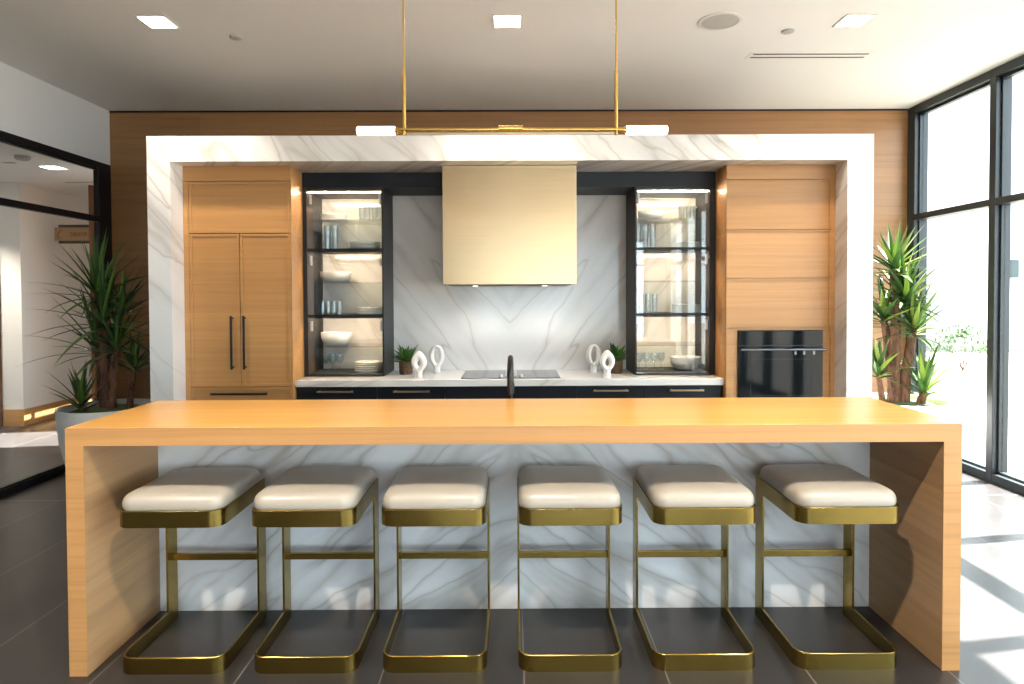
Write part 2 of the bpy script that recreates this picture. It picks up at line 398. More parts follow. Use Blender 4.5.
for k in (-1, 1): B(-.46, .46, k * .035 - .010, k * .035 + .010, -.0055, -.004).build('slot', m_bk, t)
tag(B(-5.60, -5.20, 8.05, 8.11, HL - .006, HL).build('air_vent', m_spk), 'grey linear ceiling vent in the corridor near the wall', 'air vent')
tag(MB().lathe([(.07, HL), (.07, HL - .03), (.05, HL - .045), (.01, HL - .05)], -4.98, 6.56, 20).build('smoke_detector', m_spk, None, True), 'round smoke detector on the corridor ceiling by the glass partition', 'smoke detector')
tag(B(-5.42, -5.30, 6.86, 6.90, HL - .008, HL).build('exit_vent', m_spk), 'small slot fitting on the corridor ceiling beside the smoke detector', 'air vent')

# linear brass pendant above the island
PY, PZ = 3.08, 2.415
t = empty('pendant_light', (0, PY, PZ), 0, 'linear brass pendant on two long rods with a glowing tube at each end', 'pendant light')
for x in (-.516, .497):
    rod = MB().tube([(x, 0, .285), (x, 0, HC - PZ - .02)], .0045, 10).build('rod', m_gold, t, True)
    MB().tube([(x, 0, -.022), (x, 0, .285)], .0085, 12).build('rod_sleeve', m_gold, t, True)
    MB().lathe([(.045, HC - PZ - .02), (.045, HC - PZ)], x, 0, 24).build('ceiling_rose', m_gold, t, True)
MB().tube([(-.56, 0, .004), (.545, 0, .004)], .0095, 14).build('bar', m_gold, t, True)
B(-.505, .487, -.006, .006, -.020, -.010).build('lower_rail', m_champ, t)
MB().tube([(-.065, 0, .008), (.05, 0, .008)], .016, 14).build('joint', m_gold, t, True)
for s_, a, b in ((-1, -.56, -.742), (1, .545, .742)):
    MB().tube([(a, 0, 0), (a + s_ * .004, 0, 0), (b - s_ * .004, 0, 0), (b, 0, 0)], [.018, .021, .021, .016], 16).build('glowing_tube', m_tube, t, True)
    MB().tube([(a - s_ * .015, 0, 0), (a, 0, 0)], .016, 14).build('tube_socket', m_gold, t, True)

# ------------------------------------------------------------------ marble portal around the kitchen
YF, FL_, FR_, FT_ = 4.995, -2.834, 2.814, 2.868
IL, IR, IT = -2.655, 2.612, 2.671
BS = 5.909
struct('wall_marble_portal', MB().box(FL_, IL, YF, YW - .002, 0, IT).box(IR, FR_, YF, YW - .002, 0, IT).box(FL_, FR_, YF, YW - .002, IT, FT_), m_mf)
struct('wall_backsplash', B(IL, IR, BS, BS + .05, 0, IT), m_mb)

# ------------------------------------------------------------------ cabinets
def framed_door(x0, x1, y, z0, z1, th=.020, fr=.022, proud=.009):
    """slab door whose front sits at y, with a slim raised edge"""
    f = MB().box(x0, x1, y + proud, y + th, z0, z1, .0012)
    f.box(x0, x1, y, y + proud, z1 - fr, z1, .001); f.box(x0, x1, y, y + proud, z0, z0 + fr, .001)
    f.box(x0, x0 + fr, y, y + proud, z0 + fr, z1 - fr, .001); f.box(x1 - fr, x1, y, y + proud, z0 + fr, z1 - fr, .001)
    return f
def pull(x0, x1, y, z0, z1, vert=True):
    f = MB(); d = .035
    f.box(x0, x1, y - d, y - d + .010, z0, z1, .002)
    if vert:
        for z in (z0 + .012, z1 - .026): f.box(x0, x1, y - d + .009, y, z, z + .014)
    else:
        for x in (x0 + .01, x1 - .024): f.box(x, x + .014, y - d + .009, y, z0, z1)
    return f
YT = 5.18
tl = empty('tall_cabinet', (0, 0, 0), 0, 'tall oak cabinet with two doors and long black pulls on the left', 'cabinet')
B(IL + .001, -1.786, YT + .022, BS - .001, 0, IT - .001, .001).build('carcass', m_cab, tl)
B(IL + .001, -1.786, YT + .002, YT + .022, 2.553, IT - .001, .001).build('top_filler', m_cab, tl)
MB().box(IL + .001, -2.611, YT + .002, YT + .022, 0, 2.551, .001).box(-1.797, -1.786, YT + .002, YT + .022, 0, 2.551, .001).build('stile', m_cab, tl)
framed_door(-2.608, -1.800, YT, 2.135, 2.548).build('upper_door', m_cab, tl)
B(-2.6105, -1.7975, YT + .0205, YT + .0218, .01, 2.55).build('gap_shade_sheet', m_bk, tl)  # added black sheet, stands in for the shadow in the door gaps
d1 = framed_door(-2.608, -2.208, YT, .893, 2.129).build('door', m_cab, tl)
d2 = framed_door(-2.202, -1.800, YT, .893, 2.129).build('door', m_cab, tl)
pull(-2.277, -2.259, YT, 1.035, 1.468).build('handle', m_bk, d1); pull(-2.176, -2.158, YT, 1.035, 1.468).build('handle', m_bk, d2)
dw = framed_door(-2.609, -1.799, YT, .44, .887).build('drawer', m_cab, tl)
pull(-2.442, -1.986, YT, .828, .846, False).build('handle', m_bk, dw)
framed_door(-2.609, -1.799, YT, .02, .434).build('drawer', m_cab, tl)

tr_ = empty('oven_cabinet', (0, 0, 0), 0, 'tall pale oak cabinet with three stacked flap doors above the built-in oven', 'cabinet')
g = MB(); g.box(1.746, 1.822, YT + .022, BS - .001, 0, IT - .001).box(2.512, IR - .001, YT + .022, BS - .001, 0, IT - .001)
g.box(1.822, 2.512, YT + .022, BS - .001, 1.332, IT - .001).box(1.822, 2.512, YT + .022, BS - .001, 0, .722).box(1.822, 2.512, 5.80, BS - .001, .722, 1.332)
g.build('carcass', m_cab, tr_)
B(1.728, IR - .001, YT + .002, YT + .022, 2.553, IT - .001, .001).build('top_filler', m_cab, tr_)
MB().box(1.728, 1.746, YT + .022, BS - .001, .0, IT - .001).build('side_panel', m_cab, tr_)
MB().box(2.577, IR - .001, YT + .002, YT + .022, 0, 2.551, .001).build('stile', m_cab, tr_)
B(1.7285, 2.5765, YT + .0222, YT + .0235, 1.333, 2.5515).build('gap_shade_sheet', m_bk, tr_)  # same black stand-in for shade between the flap doors
for z0, z1 in ((2.149, 2.546), (1.757, 2.143), (1.353, 1.751)):
    g = MB().box(1.730, 2.574, YT + .004, YT + .022, z0, z1, .0015).box(1.730, 2.574, YT - .004, YT + .004, z1 - .012, z1, .001).box(2.560, 2.574, YT - .004, YT + .004, z0, z1 - .012, .001)
    g.build('flap_door', m_cab, tr_)
MB().box(1.730, 1.822, YT + .004, YT + .022, 0, 1.347, .001).box(2.512, 2.574, YT + .004, YT + .022, 0, 1.347, .001).box(1.822, 2.512, YT + .004, YT + .022, 1.332, 1.347).box(1.822, 2.512, YT + .004, YT + .022, 0, .722).build('oven_surround', m_cab, tr_)
ov = empty('oven', (2.167, YT, .724), 0, 'black glass built-in oven set in the oak cabinet', 'oven')
B(-.340, .340, .004, .60, 0, .604).build('body', m_bk, ov)
B(-.343, .343, -.014, .004, .488, .604, .002).build('control_panel', m_oven, ov)
od = B(-.343, .343, -.014, .004, .003, .480, .002).build('door', m_oven, ov)
g = MB().tube([(-.335, -.055, .455), (.345, -.055, .455)], .010, 12); g.box(-.31, -.29, -.052, -.014, .447, .463); g.box(.29, .31, -.052, -.014, .447, .463)
g.build('handle', mat('dark_steel', (.16, .18, .20), .25, 1), od, True)
g = MB(); w1 = .245
g.box(-w1, w1, -.0155, -.014, .372, .376).box(-w1, w1, -.0155, -.014, .075, .079).box(-w1, -w1 + .004, -.0155, -.014, .079, .372).box(w1 - .004, w1, -.0155, -.014, .079, .372)
g.build('window_border', m_carc, od)
for kx, gx in enumerate((.12, .19, .27)): B(gx - .008, gx + .008, -.0155, -.014, .41, .438).build('symbol', m_spk, od)

# base cabinets, worktop
ex = [-1.783, -1.12, -.563, .523, 1.067, 1.725]; YCB = 5.25
cabl = ['black base cabinet beside the tall oak cabinet, under the left glass cabinet', 'black base cabinet with brass pull just left of the cooktop', 'wide black base cabinet under the cooktop without a pull',
        'black base cabinet with pale pull just right of the cooktop', 'black base cabinet under the right glass cabinet, beside the oven cabinet']
hx = [(-1.608, -1.31), (-.984, -.686), None, (.655, .943), (1.281, 1.562)]
for i in range(5):
    x0, x1 = ex[i] + .0015, ex[i + 1] - .0015
    t = empty('base_cabinet', ((x0 + x1) / 2, YCB, 0), 0, cabl[i], 'cabinet', 'black base cabinets along the counter'); w2 = (x1 - x0) / 2
    B(-w2, w2, .020, BS - YCB - .001, .08, .879).build('carcass', m_blk2, t); B(-w2, w2, .07, .10, 0, .08).build('plinth', m_blk2, t)
    for z0, z1 in ((.715, .873), (.40, .711), (.085, .396)):
        d = B(-w2 + .001, w2 - .001, 0, .020, z0, z1, .0015).build('drawer', m_blk2, t)
        if hx[i]:
            a, b = hx[i][0] - (x0 + x1) / 2, hx[i][1] - (x0 + x1) / 2
            zc = z1 - .034; pull(a, b, 0, zc - .007, zc + .007, False).build('handle', m_champ, d)
tag(B(-1.784, 1.726, 5.225, BS - .001, .880, .935, .003).build('worktop', m_ct), 'long white marble worktop along the back wall', 'worktop')
t = empty('cooktop', (-.022, 5.56, .935), 0, 'wide black glass cooktop with central downdraft set in the white worktop', 'cooktop')
B(-.413, .413, -.275, .275, 0, .006, .002).build('glass_plate', m_cook, t)
B(-.05, .05, -.20, .20, .006, .012, .002).build('vent_grille', m_sink, t)
for x in (-.085, .085): MB().lathe([(.018, .006), (.018, .022), (.015, .026), (.002, .027)], x, -.20, 16).build('knob', m_sink, t, True)

# hood
HOOD_FILL_W = 2.4
hd = empty('range_hood', (-.026, YT, 1.712), 0, 'large box-shaped brushed brass range hood', 'range hood')
B(-.541, .541, 0, BS - YT - .001, 0, IT - 1.712 - .001, .003).build('casing', m_hood, hd)
B(-.50, .50, .05, .66, -.006, 0).build('filter_panel', m_bk, hd)
for x in (-.30, .30):  # added fill lights with small glowing discs, to brighten the backsplash
    MB().lathe([(.022, -.006), (.022, -.008), (.002, -.0085)], x, .34, 20).build('hood_fill_disc', mat('hood_fill_glow', (1, 1, 1), .5, emit=(1, .93, .84, 1), es=3), hd, True)
    ld = bpy.data.lights.new('hood_fill_spot', 'SPOT'); ld.energy = HOOD_FILL_W; ld.color = (1, .93, .84); ld.spot_size = R(150); ld.spot_blend = .8; ld.shadow_soft_size = .03
    lo = bpy.data.objects.new('hood_fill_spot', ld); C.objects.link(lo); lo.parent = hd; lo.location = (x, .34, -.03)

# header above the display cabinets
YU = 5.458
struct('trim_shadow_line', B(XL, XR, YW - .004, YW, HC - .018, HC), m_black)  # black strip in place of the shadow in the wall-to-ceiling reveal
struct('trim_2', B(-1.785, -.5685, YU, BS - .001, 2.542, IT - .001), m_blk2)
struct('trim_3', B(.5165, 1.727, YU, BS - .001, 2.542, IT - .001), m_blk2)

# glass display cabinets
def display_cabinet(x0, x1, label, flip):
    z0, z1 = .936, 2.541; w = x1 - x0
    t = empty('display_cabinet', (x0, YU, z0), 0, label, 'display cabinet', 'glass fronted display cabinets'); h = z1 - z0; dp = BS - YU - .001
    st = .038
    a, b = (.034, .018) if not flip else (.018, .042)
    g = MB().box(0, a, .02, dp, 0, h).box(w - b, w, .02, dp, 0, h).box(a, w - b, .02, dp, h - .028, h).box(a, w - b, .02, dp, 0, .018)
    if flip: g.box(w - b, w, 0, .02, 0, h)
    else: g.box(0, .026, 0, .02, 0, h)
    g.build('carcass', m_carc, t)
    zs = (2.018 - z0, 1.455 - z0)
    for z in zs: MB().box(a, w - b, .022, dp, z - .009, z + .009).box(a, w - b, .022, .032, z - .022, z - .009).build('shelf', m_carc, t)
    for z in (2.278 - z0, 1.741 - z0, 1.185 - z0): B(a + .002, w - b - .002, .06, dp - .006, z - .004, z + .004).build('glass_shelf', m_sglass, t)
    l, r = (.026, w) if not flip else (0, w - b)
    for lo, hi in ((zs[0], h), (zs[1], zs[0]), (0, zs[1])):
        f = MB(); q = .008; lo += .002; hi -= .002
        f.box(l, r, 0, .019, lo, lo + q).box(l, r, 0, .019, hi - q, hi).box(l, l + q, 0, .019, lo + q, hi - q).box(r - q, r, 0, .019, lo + q, hi - q)
        d = f.build('door', m_carc, t)
        B(l + q, r - q, .006, .011, lo + q, hi - q).build('door_glass', m_cglass, d)
        for sx in (a + .012, w - b - .024):
            B(sx, sx + .012, .03, .075, hi - .13, hi - .045, .002).build('hinge', m_sink, d)
    B(a + .012, w - b - .012, .032, .042, h - .034, h - .028).build('led_strip', m_led, t)
    for z in zs:
        x = a + .001
        B(a + .02, w - b - .02, .040, .048, z - .013, z - .009).build('led_strip', m_led, t)
    return t
CLX0, CLX1, CRX0, CRX1 = -1.785, -1.102, 1.043, 1.727
display_cabinet(CLX0, CLX1, 'black framed glass display cabinet of crockery left of the brass hood', False)
display_cabinet(CRX0, CRX1, 'black framed glass display cabinet of crockery right of the brass hood', True)

# crockery
def plate_mesh(r, z):
    return [(r * .78, z), (r * .96, z + .002), (r, z + .0125), (r * .985, z + .0145), (r * .95, z + .012), (r * .88, z + .005), (.002, z + .004)]
def plate(r, x, y, z, label, grp):
    o = MB().lathe([(.002, 0)] + plate_mesh(r, 0), 0, 0, 28, False).build('plate', m_cer, None, True)
    o.location = (x, y, z); return tag(o, label, 'plate', grp)
def bowl(r, h, x, y, z, label, grp):
    pr = [(.002, 0), (r * .55, 0), (r * .82, h * .18), (r * .97, h * .55), (r, h), (r - .006, h), (r * .93, h * .58), (r * .76, h * .24), (r * .45, h * .1), (.002, h * .09)]
    o = MB().lathe(pr, 0, 0, 32, False).build('bowl', m_cer, None, True); o.location = (x, y, z); return tag(o, label, 'bowl', grp)
def tumbler(r, h, x, y, z, label, grp, proto={}):
    k = (r, h)
    if k not in proto:
        pr = [(.002, 0), (r * .86, 0), (r, h), (r - .002, h), (r * .82, .012), (.002, .010)]
        o = MB().lathe(pr, 0, 0, 18, False).build('tumbler', m_tglass, None, True); proto[k] = o
    else: o = proto[k].copy(); C.objects.link(o)
    o.location = (x, y, z); return tag(o, label, 'glass', grp)
def stemglass(r, h, x, y, z, label, grp, proto={}):
    if 'o' not in proto:
        pr = [(.002, 0), (r * .8, 0), (r * .8, .003), (.005, .008), (.004, h * .42), (r * .6, h * .5), (r, h * .72), (r * .86, h), (r * .86 - .0015, h), (r * .96, h * .72), (r * .5, h * .53), (.002, h * .5)]
        o = MB().lathe(pr, 0, 0, 18, False).build('wine_glass', m_tglass, None, True); proto['o'] = o
    else: o = proto['o'].copy(); C.objects.link(o)
    o.location = (x, y, z); return tag(o, label, 'glass', grp)
Yd = 5.69
OR4 = ('leftmost', 'second from the left', 'third from the left', 'rightmost'); OR3 = ('leftmost', 'middle', 'rightmost')
S1, S2, S3, S4, S5, S6 = 2.2825, 2.0275, 1.7455, 1.4645, 1.1895, .9545
cab = {'L': 'left glass cabinet', 'R': 'right glass cabinet'}
def stack(r, n, x, y, z, where, grp, dz=.015):
    for k in range(n):
        pos = 'topmost of the stack' if k == n - 1 else ('lowest of the stack' if k == 0 else ['', 'second from the bottom', 'third from the bottom', 'fourth from the bottom', 'fifth from the bottom'][k])
        plate(r, x, y, z + k * dz, 'white plate %s, %s' % (where, pos), grp)
stack(.115, 4, -1.583, Yd, S1, 'on the top left of the left cabinet', 'plates on the top shelf of the left cabinet')
for k in range(4): tumbler(.028, .125, -1.335 + .055 * k, Yd - .02 * (k % 2), S1, 'clear tumbler at top right of left cabinet, %s of four' % OR4[k], 'tumblers on the top shelf of the left cabinet')
for k in range(2): tumbler(.030, .22, -1.64 + .066 * k, Yd, S2, 'tall clear glass under the top plates of the left cabinet, %s of the pair' % ('left', 'right')[k], 'tall glasses in the left cabinet')
bowl(.135, .040, -1.31, Yd, S2, 'shallow white bowl in the left cabinet, lower of the nested pair in the top section', 'nested bowls in the left cabinet')
bowl(.135, .040, -1.31, Yd, S2 + .030, 'shallow white bowl in the left cabinet, upper of the nested pair in the top section', 'nested bowls in the left cabinet')
bowl(.135, .092, -1.57, Yd, S3, 'white bowl on the middle glass shelf of the left cabinet', 'serving bowls of the left cabinet')
for k in range(4): tumbler(.024, .115, -1.69 + .050 * k, Yd, S4, 'clear tumbler midway up the left cabinet, %s of four' % OR4[k], 'row of four tumblers in the left cabinet')
stack(.117, 4, -1.27, Yd, S4, 'on the black middle shelf of the left cabinet', 'plates on the middle shelf of the left cabinet')
bowl(.138, .112, -1.568, Yd, S5, 'deep white bowl on the lowest glass shelf of the left cabinet', 'serving bowls of the left cabinet')
for k in range(4): stemglass(.034, .15, -1.67 + .064 * (k % 3) + .03 * (k // 3), Yd - .0 + .10 * (k // 3), S6, 'stemmed glass at the bottom of the left cabinet, %s' % ('leftmost', 'second of the front three', 'third of the front three', 'the one behind the others')[k], 'stemmed glasses in the left cabinet')
stack(.128, 5, -1.283, Yd, S6, 'at the bottom right of the left cabinet', 'plates at the bottom of the left cabinet', .018)
bowl(.115, .080, 1.225, Yd, S1, 'white bowl on the top glass shelf of the right cabinet', 'serving bowls of the right cabinet')
for k in range(3): tumbler(.028, .125, 1.50 + .060 * k, Yd, S1, 'clear tumbler at top right of the right cabinet, %s of three' % OR3[k], 'tumblers on the top shelf of the right cabinet')
for k in range(3): tumbler(.030, .22, 1.11 + .066 * k, Yd, S2, 'tall clear glass below the top bowl, right cabinet, %s of three' % OR3[k], 'tall glasses in the right cabinet')
stack(.105, 4, 1.56, Yd, S2, 'on the upper black shelf of the right cabinet', 'plates on the upper shelf of the right cabinet')
for k in range(3): tumbler(.026, .17, 1.14 + .060 * k, Yd, S4, 'tall clear tumbler in the middle of right cabinet, %s of three' % OR3[k], 'tumblers in the middle of the right cabinet')
stack(.128, 5, 1.54, Yd, S4, 'on the middle black shelf of the right cabinet', 'plates on the middle shelf of the right cabinet')
bowl(.136, .115, 1.54, Yd, S6, 'deep white bowl at the bottom right of the right cabinet', 'serving bowls of the right cabinet')
for k in range(4): stemglass(.034, .15, 1.12 + .068 * k, Yd + .03 * (k % 2), S6, 'stemmed glass at the bottom of the right cabinet, %s of the four' % OR4[k], 'stemmed glasses in the right cabinet')

# ------------------------------------------------------------------ ornaments and small plants on the worktop
def ornament(name, H, W, hole, point, loc, label, mirror=1):
    n = 40; rs = []; zb = H * .18
    for i in range(n):
        th = 2 * math.pi * i / n; cx_, sz_ = math.cos(th), math.sin(th)
        z_o = (H - zb) / 2 + zb + sz_ * (H - zb) / 2; x_o = cx_ * W / 2
        if point and sz_ > 0: x_o *= (1 - .30 * sz_ ** 1.5)
        if sz_ < -.3: x_o *= (1 - .35 * (-sz_ - .3))
        hz, hw, hc = hole; z_i = hc + sz_ * hz / 2; x_i = cx_ * hw / 2
        c = Vector(((x_o + x_i) / 2, 0, (z_o + z_i) / 2)); d = Vector(((x_o - x_i) / 2, 0, (z_o - z_i) / 2))
        ring = []
        for k in range(12):
            a = 2 * math.pi * k / 12
            p = c + d * math.cos(a) + Vector((0, 1, 0)) * .034 * math.sin(a); ring.append((p.x * mirror, p.y, p.z))
        rs.append(ring)
    g = MB().rings(rs, close=True)
    g.lathe([(W * .22, 0), (W * .24, H * .06), (W * .20, H * .14), (W * .24, H * .24)], 0, 0, 20)
    o = g.build(name, m_cer, None, True); o.location = loc
    return tag(o, label, 'ornament', 'white ring ornaments on the worktop')
ornament('ring_ornament', .25, .138, (.135, .046, .155), False, (-.683, 5.70, .935), 'tall white oval ring ornament left of the cooktop')
ornament('ring_ornament', .225, .130, (.050, .028, .120), True, (-.792, 5.37, .935), 'short white pointed ornament with small hole, in front of the left potted plant')
ornament('ring_ornament', .25, .138, (.135, .046, .155), False, (.718, 5.70, .935), 'tall white oval ring ornament right of the cooktop', -1)
ornament('ring_ornament', .225, .130, (.060, .032, .120), True, (.790, 5.37, .935), 'short white pointed ornament with small hole, in front of the right potted plant', -1)

def leaf(b, base, d, ln, wd, droop, fold=.25, seg=7, tip=1.0):
    d = Vector(d).normalized(); side = d.cross(Vector((0, 0, 1)))
    if side.length < .05: side = Vector((1, 0, 0))
    side.normalize(); p = Vector(base); row = []
    for i in range(seg + 1):
        f = i / seg; wv = wd * (min(1, .45 + f * 2.6) if f < .25 else max(0.03, 1 - ((f - .25) / .75) ** tip)) / 2
        n = side.cross(d).normalized()
        row.append((b.verts.new(p - side * wv + n * wv * fold), b.verts.new(p), b.verts.new(p + side * wv + n * wv * fold)))
        p = p + d * (ln / seg); d = (d + Vector((0, 0, -droop / seg))).normalized()
    for a, c in zip(row, row[1:]):
        b.faces.new((a[0], a[1], c[1], c[0])); b.faces.new((a[1], a[2], c[2], c[1]))
def small_plant(loc, label, seed, lx):
    rnd = random.Random(seed); t = empty('potted_plant', loc, 0, label, 'potted plant', 'small potted plants on the worktop')
    MB().lathe([(.050, 0), (.058, .01), (.060, .10), (.060, .112), (.052, .112), (.050, .095), (.003, .093)], 0, 0, 24).build('pot', m_bpot, t, True)
    g = MB()
    for k in range(46):
        a = rnd.uniform(0, 6.28); e = rnd.uniform(.3, 1.4); d = Vector((math.cos(a) * math.cos(e), math.sin(a) * math.cos(e), math.sin(e)))
        ln = rnd.uniform(.13, .23) * (1.0 if e < 1.1 else .75); droop = rnd.uniform(.1, .6)
        if abs(d.x) * ln > lx: ln = lx / abs(d.x)
        if d.y * ln > .2: ln = .2 / d.y
        leaf(g.b, (rnd.uniform(-.015, .015), rnd.uniform(-.015, .015), .095), d, ln, rnd.uniform(.046, .066), droop, .3, 6, 1.6)
    g.build('foliage', m_leafS, t, True)
small_plant((-.945, 5.62, .935), 'leafy green plant in a brown pot beside the left glass cabinet', 3, .125)
small_plant((.905, 5.62, .935), 'leafy green plant in a brown pot beside the right glass cabinet', 8, .105)

# ------------------------------------------------------------------ island
D0, XiL, XiR, TH, HI = 2.719, -1.909, 1.921, .077, 1.07
YP = 3.288; YS = 3.435
isl = empty('kitchen_island', (0, 0, 0), 0, 'long oak waterfall island bar with a white marble back panel', 'kitchen island')
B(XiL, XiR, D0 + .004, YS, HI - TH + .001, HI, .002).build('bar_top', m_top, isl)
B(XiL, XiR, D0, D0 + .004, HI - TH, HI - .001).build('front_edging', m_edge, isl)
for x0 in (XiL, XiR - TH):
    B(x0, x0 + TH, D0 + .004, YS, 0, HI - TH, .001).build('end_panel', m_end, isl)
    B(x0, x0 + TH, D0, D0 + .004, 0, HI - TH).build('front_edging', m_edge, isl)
B(XiL + TH, XiR - TH, YP, YP + .03, 0, HI - TH - .001).build('marble_panel', m_mp, isl)
B(XiL + TH, XiR - TH, YP + .03, YS, 0, HI - TH - .001).build('core', m_blk2, isl)
B(XiL, XiR, YS, 4.08, .08, .88).build('base_cabinets', m_blk2, isl)
g = MB().box(XiL, -.42, YS, 4.10, .88, .92).box(.40, XiR, YS, 4.10, .88, .92).box(-.42, .40, YS, YS + .16, .88, .92).box(-.42, .40, 4.02, 4.10, .88, .92)
g.build('lower_worktop', m_ct, isl)
g = MB().box(-.42, .40, YS + .16, 4.02, .881, .886).build('sink_basin', m_sink, isl)
# faucet
fz = empty('faucet', (-.020, YS + .08, .92), 0, 'tall black gooseneck faucet behind the bar top', 'faucet')
MB().lathe([(.026, 0), (.026, .008), (.020, .012)], 0, 0, 20).build('base_ring', m_bk, fz, True)
arc = [(0, 0, .01), (0, 0, .20), (0, 0, .27)] + [(.006 * math.sin(a / 2), .085 - .085 * math.cos(a), .27 + .085 * math.sin(a)) for a in [math.pi * k / 10 for k in range(1, 11)]] + [(.008, .17, .20)]
mx = mat('gunmetal', (.03, .028, .027), .22, .8)
MB().tube(arc, .0155, 14).build('spout', mx, fz, True)
MB().tube([(.008, .17, .20), (.008, .17, .14)], .018, 14).build('spray_head', mx, fz, True)
MB().tube([(.015, 0, .06), (.06, 0, .075)], .006, 10).build('lever', mx, fz, True)

# ------------------------------------------------------------------ stools
def rrect(w, y0, y1, r, n=6, open_=True):
    """U path: starts rear left, round the front, ends rear right (front at y0)"""
    pts = [(-w, y1), (-w, (y0 + y1) / 2)]
    for k in range(n + 1): a = math.pi + k / n * math.pi / 2; pts.append((-w + r + r * math.cos(a), y0 + r + r * math.sin(a)))
    for k in range(n + 1): a = 1.5 * math.pi + k / n * math.pi / 2; pts.append((w - r + r * math.cos(a), y0 + r + r * math.sin(a)))
    return pts + [(w, (y0 + y1) / 2), (w, y1)]
def make_stool():
    t = empty('bar_stool'); W, Dp, th = .2285, .486, .010; ld = .090
    wp = W - th / 2
    MB().band(rrect(wp, th / 2, Dp - ld, .055), th, 0, .072).build('base_frame', m_bronze, t, True)
    MB().band(rrect(wp, th / 2 - .006, Dp - ld, .055), th, .638, .710).build('seat_frame', m_bronze, t, True)
    for s_ in (-1, 1):
        x = s_ * wp; B(x - th / 2, x + th / 2, Dp - ld, Dp, 0, .709, .0012).build('leg', m_bronze, t)
    B(-wp + th / 2, wp - th / 2, Dp - .060, Dp - .040, .319, .350, .0012).build('crossbar', m_bronze, t)
    B(-wp + .02, wp - .02, .03, Dp - .02, .662, .6725).build('seat_board', m_bk, t)
    def ring(ins, z):
        w2, y0, y1, r = W - .012 - ins, .012 + ins, Dp - .004 - ins, max(.058 - ins * .4, .02); pts = []
        for cx_, cy_, a0 in ((-w2 + r, y0 + r, math.pi), (w2 - r, y0 + r, 1.5 * math.pi), (w2 - r, y1 - r, 0), (-w2 + r, y1 - r, .5 * math.pi)):
            for k in range(7): a = a0 + k / 6 * math.pi / 2; pts.append((cx_ + r * math.cos(a), cy_ + r * math.sin(a), z))
        return pts
    prof = [(.002, .673), (.002, .705), (-.006, .711), (-.008, .722), (-.007, .738), (-.003, .752), (.004, .762), (.016, .770), (.036, .776), (.075, .780), (.13, .783), (.19, .784)]
    MB().rings([ring(i, z) for i, z in prof]).build('seat_cushion', m_lea, t, True)
    return t
sx = [(-1.483, 'leftmost, beside the left end panel'), (-0.912, 'second from the left'), (-0.35, 'third from the left, just left of the middle'), (0.245, 'fourth from the left, just right of the middle'), (0.83, 'fifth from the left'), (1.452, 'rightmost, beside the right end panel')]
st0 = make_stool()
for i, (x, d) in enumerate(sx):
    o = st0 if i == 0 else copy_tree(st0)
    tag(o, 'bronze bar stool with cream seat, ' + d, 'bar stool', 'bar stools along the island')
    place(o, (x, 2.729, 0), 0)

# ------------------------------------------------------------------ yuccas
def yucca(loc, label, heads, trunks, lm, seed, pr=.42, ph=.68, lim=None, lw_=.04):
    rnd = random.Random(seed); t = empty('potted_yucca', loc, 0, label, 'potted plant', 'tall potted yuccas')
    MB().lathe([(pr * .60, 0), (pr * .74, .05), (pr * .93, ph * .55), (pr * .99, ph * .9), (pr, ph), (pr * .94, ph), (pr * .92, ph - .06), (.003, ph - .06)], 0, 0, 48, True).build('planter', m_pot, t, True)
    g = MB().lathe([(pr * .90, ph - .058), (pr * .7, ph - .03), (pr * .3, ph - .015), (.003, ph - .01)], 0, 0, 30, False); g.build('moss', m_soil, t, True)
    for pts, r0_, r1_ in trunks:
        n = len(pts); MB().tube(pts, [r0_ + (r1_ - r0_) * k / (n - 1) + rnd.uniform(-.004, .004) for k in range(n)], 12).build('trunk', m_trunk, t, True)
    for (hx_, hy_, hz_, ln, n, emin) in heads:
        g = MB()
        for k in range(n):
            e = emin + (1.45 - emin) * ((k + .5) / n) ** .9; a = k * 2.39996 + rnd.uniform(-.3, .3)
            d = Vector((math.cos(a) * math.cos(e), math.sin(a) * math.cos(e), math.sin(e)))
            l_ = ln * rnd.uniform(.85, 1.15); up_ = (k / n - .5) * .10
            if lim:
                for (nx, ny, c) in lim:            # keep leaves clear of the walls close by
                    q = (loc[0] + hx_) * nx + (loc[1] + hy_) * ny; s_ = d.x * nx + d.y * ny
                    if s_ > .05 and q + s_ * l_ > c: l_ = max(.12, (c - q) / s_)
            leaf(g.b, (hx_, hy_, hz_ + up_), d, l_, rnd.uniform(lw_ * .8, lw_ * 1.15), rnd.uniform(.05, .6) * (1.3 - e * .5), .35, 8, 1.5)
        g.build('leaf_crown', lm, t, True)
limL = [(1, 0, -2.86), (-1, 0, 4.13), (0, 1, YW - .03)]
YL = 5.62
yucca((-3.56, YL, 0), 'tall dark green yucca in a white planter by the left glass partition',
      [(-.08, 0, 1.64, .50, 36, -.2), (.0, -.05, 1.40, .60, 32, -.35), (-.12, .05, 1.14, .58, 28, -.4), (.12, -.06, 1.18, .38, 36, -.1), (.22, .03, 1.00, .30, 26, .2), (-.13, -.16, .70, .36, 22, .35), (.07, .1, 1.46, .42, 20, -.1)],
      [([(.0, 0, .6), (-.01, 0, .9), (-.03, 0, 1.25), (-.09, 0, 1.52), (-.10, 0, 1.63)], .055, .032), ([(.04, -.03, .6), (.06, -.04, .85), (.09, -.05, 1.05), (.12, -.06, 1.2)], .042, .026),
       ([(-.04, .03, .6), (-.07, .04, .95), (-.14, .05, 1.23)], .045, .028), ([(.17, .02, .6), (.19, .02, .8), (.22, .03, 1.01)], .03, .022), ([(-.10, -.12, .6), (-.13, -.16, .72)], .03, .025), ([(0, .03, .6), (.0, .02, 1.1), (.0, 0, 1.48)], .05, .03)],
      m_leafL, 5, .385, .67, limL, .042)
limR = [(-1, 0, -2.85), (1, 0, 4.06), (0, 1, YW - .03)]
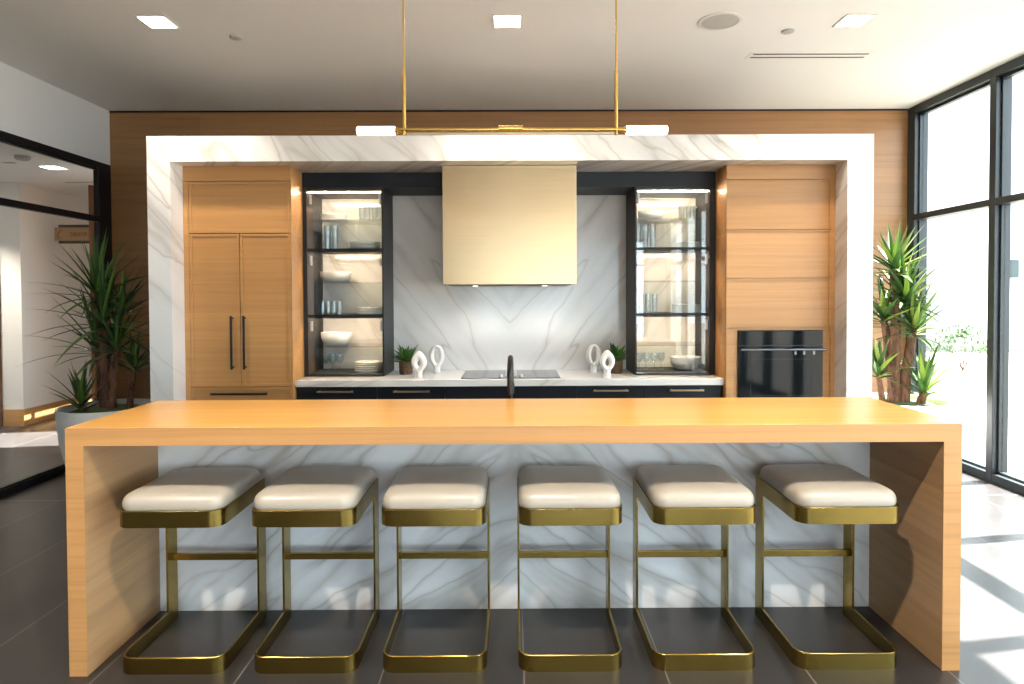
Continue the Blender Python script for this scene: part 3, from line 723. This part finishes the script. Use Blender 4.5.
yucca((3.52, 5.80, 0), 'tall bright green yucca in a white planter by the right windows',
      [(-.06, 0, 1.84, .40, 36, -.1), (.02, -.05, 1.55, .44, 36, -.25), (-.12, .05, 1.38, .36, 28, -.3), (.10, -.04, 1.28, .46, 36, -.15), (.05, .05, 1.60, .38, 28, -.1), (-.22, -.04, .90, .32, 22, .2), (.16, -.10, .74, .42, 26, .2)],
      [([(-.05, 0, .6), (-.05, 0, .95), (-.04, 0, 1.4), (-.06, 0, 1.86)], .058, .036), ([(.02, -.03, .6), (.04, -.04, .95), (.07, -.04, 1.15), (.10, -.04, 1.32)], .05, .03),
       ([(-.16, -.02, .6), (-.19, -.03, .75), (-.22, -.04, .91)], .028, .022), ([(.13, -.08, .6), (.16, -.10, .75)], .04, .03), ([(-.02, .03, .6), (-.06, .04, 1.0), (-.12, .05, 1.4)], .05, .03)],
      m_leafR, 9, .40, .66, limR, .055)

tag(B(-3.985, -3.955, YW - .008, YW, 1.44, 1.51, .002).build('wall_switch', m_white), 'small white wall switch on the dark oak panelling behind the left yucca', 'switch')

# ------------------------------------------------------------------ outdoors
struct('ground_outside', MB().box(4.31, 45, -25, 60, -.14, -.03).box(-30, 4.31, 11.01, 60, -.14, -.03).box(-30, 4.31, -25, YB - .21, -.14, -.03), m_ground)
bd = empty('white_building', (0, 0, 0), 0, 'white rendered building across the courtyard outside the windows', 'building')
B(13.0, 42, 18.6, 24, -.03, 9).build('main_wall', m_stucco, bd)
B(4.5, 13.0, 20.6, 24, -.03, 9.5).build('recessed_wall', m_stucco, bd)
B(9.0, 13.0, 20.3, 20.6, 6.3, 7.6).build('beige_panel', m_beige, bd)
B(9.0, 13.0, 20.45, 20.6, -.03, 3.15).build('grey_recess', m_grey, bd)
tag(B(14.43, 14.66, 18.48, 18.6, 2.06, 2.58, .01).build('wall_lamp', mat('grey_lamp', (.03, .05, .055), .5)), 'grey box wall lamp on the white building outside', 'wall lamp')
def bush(x, y, r, h, seed, label):
    rnd = random.Random(seed); t = empty('shrub', (x, y, -.03), 0, label, 'shrub', 'shrubs in the gravel outside')
    g = MB()
    for k in range(9):
        a = k * .7; g.tube([(0, 0, 0), (math.cos(a) * r * .4, math.sin(a) * r * .4, h * .5), (math.cos(a) * r * .7, math.sin(a) * r * .7, h * .8)], [.009, .006, .003], 5)
    g.build('stem', m_trunk, t)
    g = MB()
    for k in range(1000):
        a = rnd.uniform(0, 6.28); e = rnd.uniform(-.2, 1.5); q = rnd.uniform(.5, 1)
        p = (math.cos(a) * math.cos(e) * r * q, math.sin(a) * math.cos(e) * r * q, h * .45 + math.sin(e) * h * .55 * q)
        leaf(g.b, p, (rnd.uniform(-1, 1), rnd.uniform(-1, 1), rnd.uniform(0, 1)), .10 * r / .6, .04 * r / .6, .2, .2, 2)
    g.build('foliage', m_bush, t)
bush(9.6, 13.6, .62, .95, 1, 'round light green shrub outside the windows, behind the right yucca')
bush(6.6, 7.6, .28, .35, 2, 'low green shrub in the gravel outside, nearest the glass')
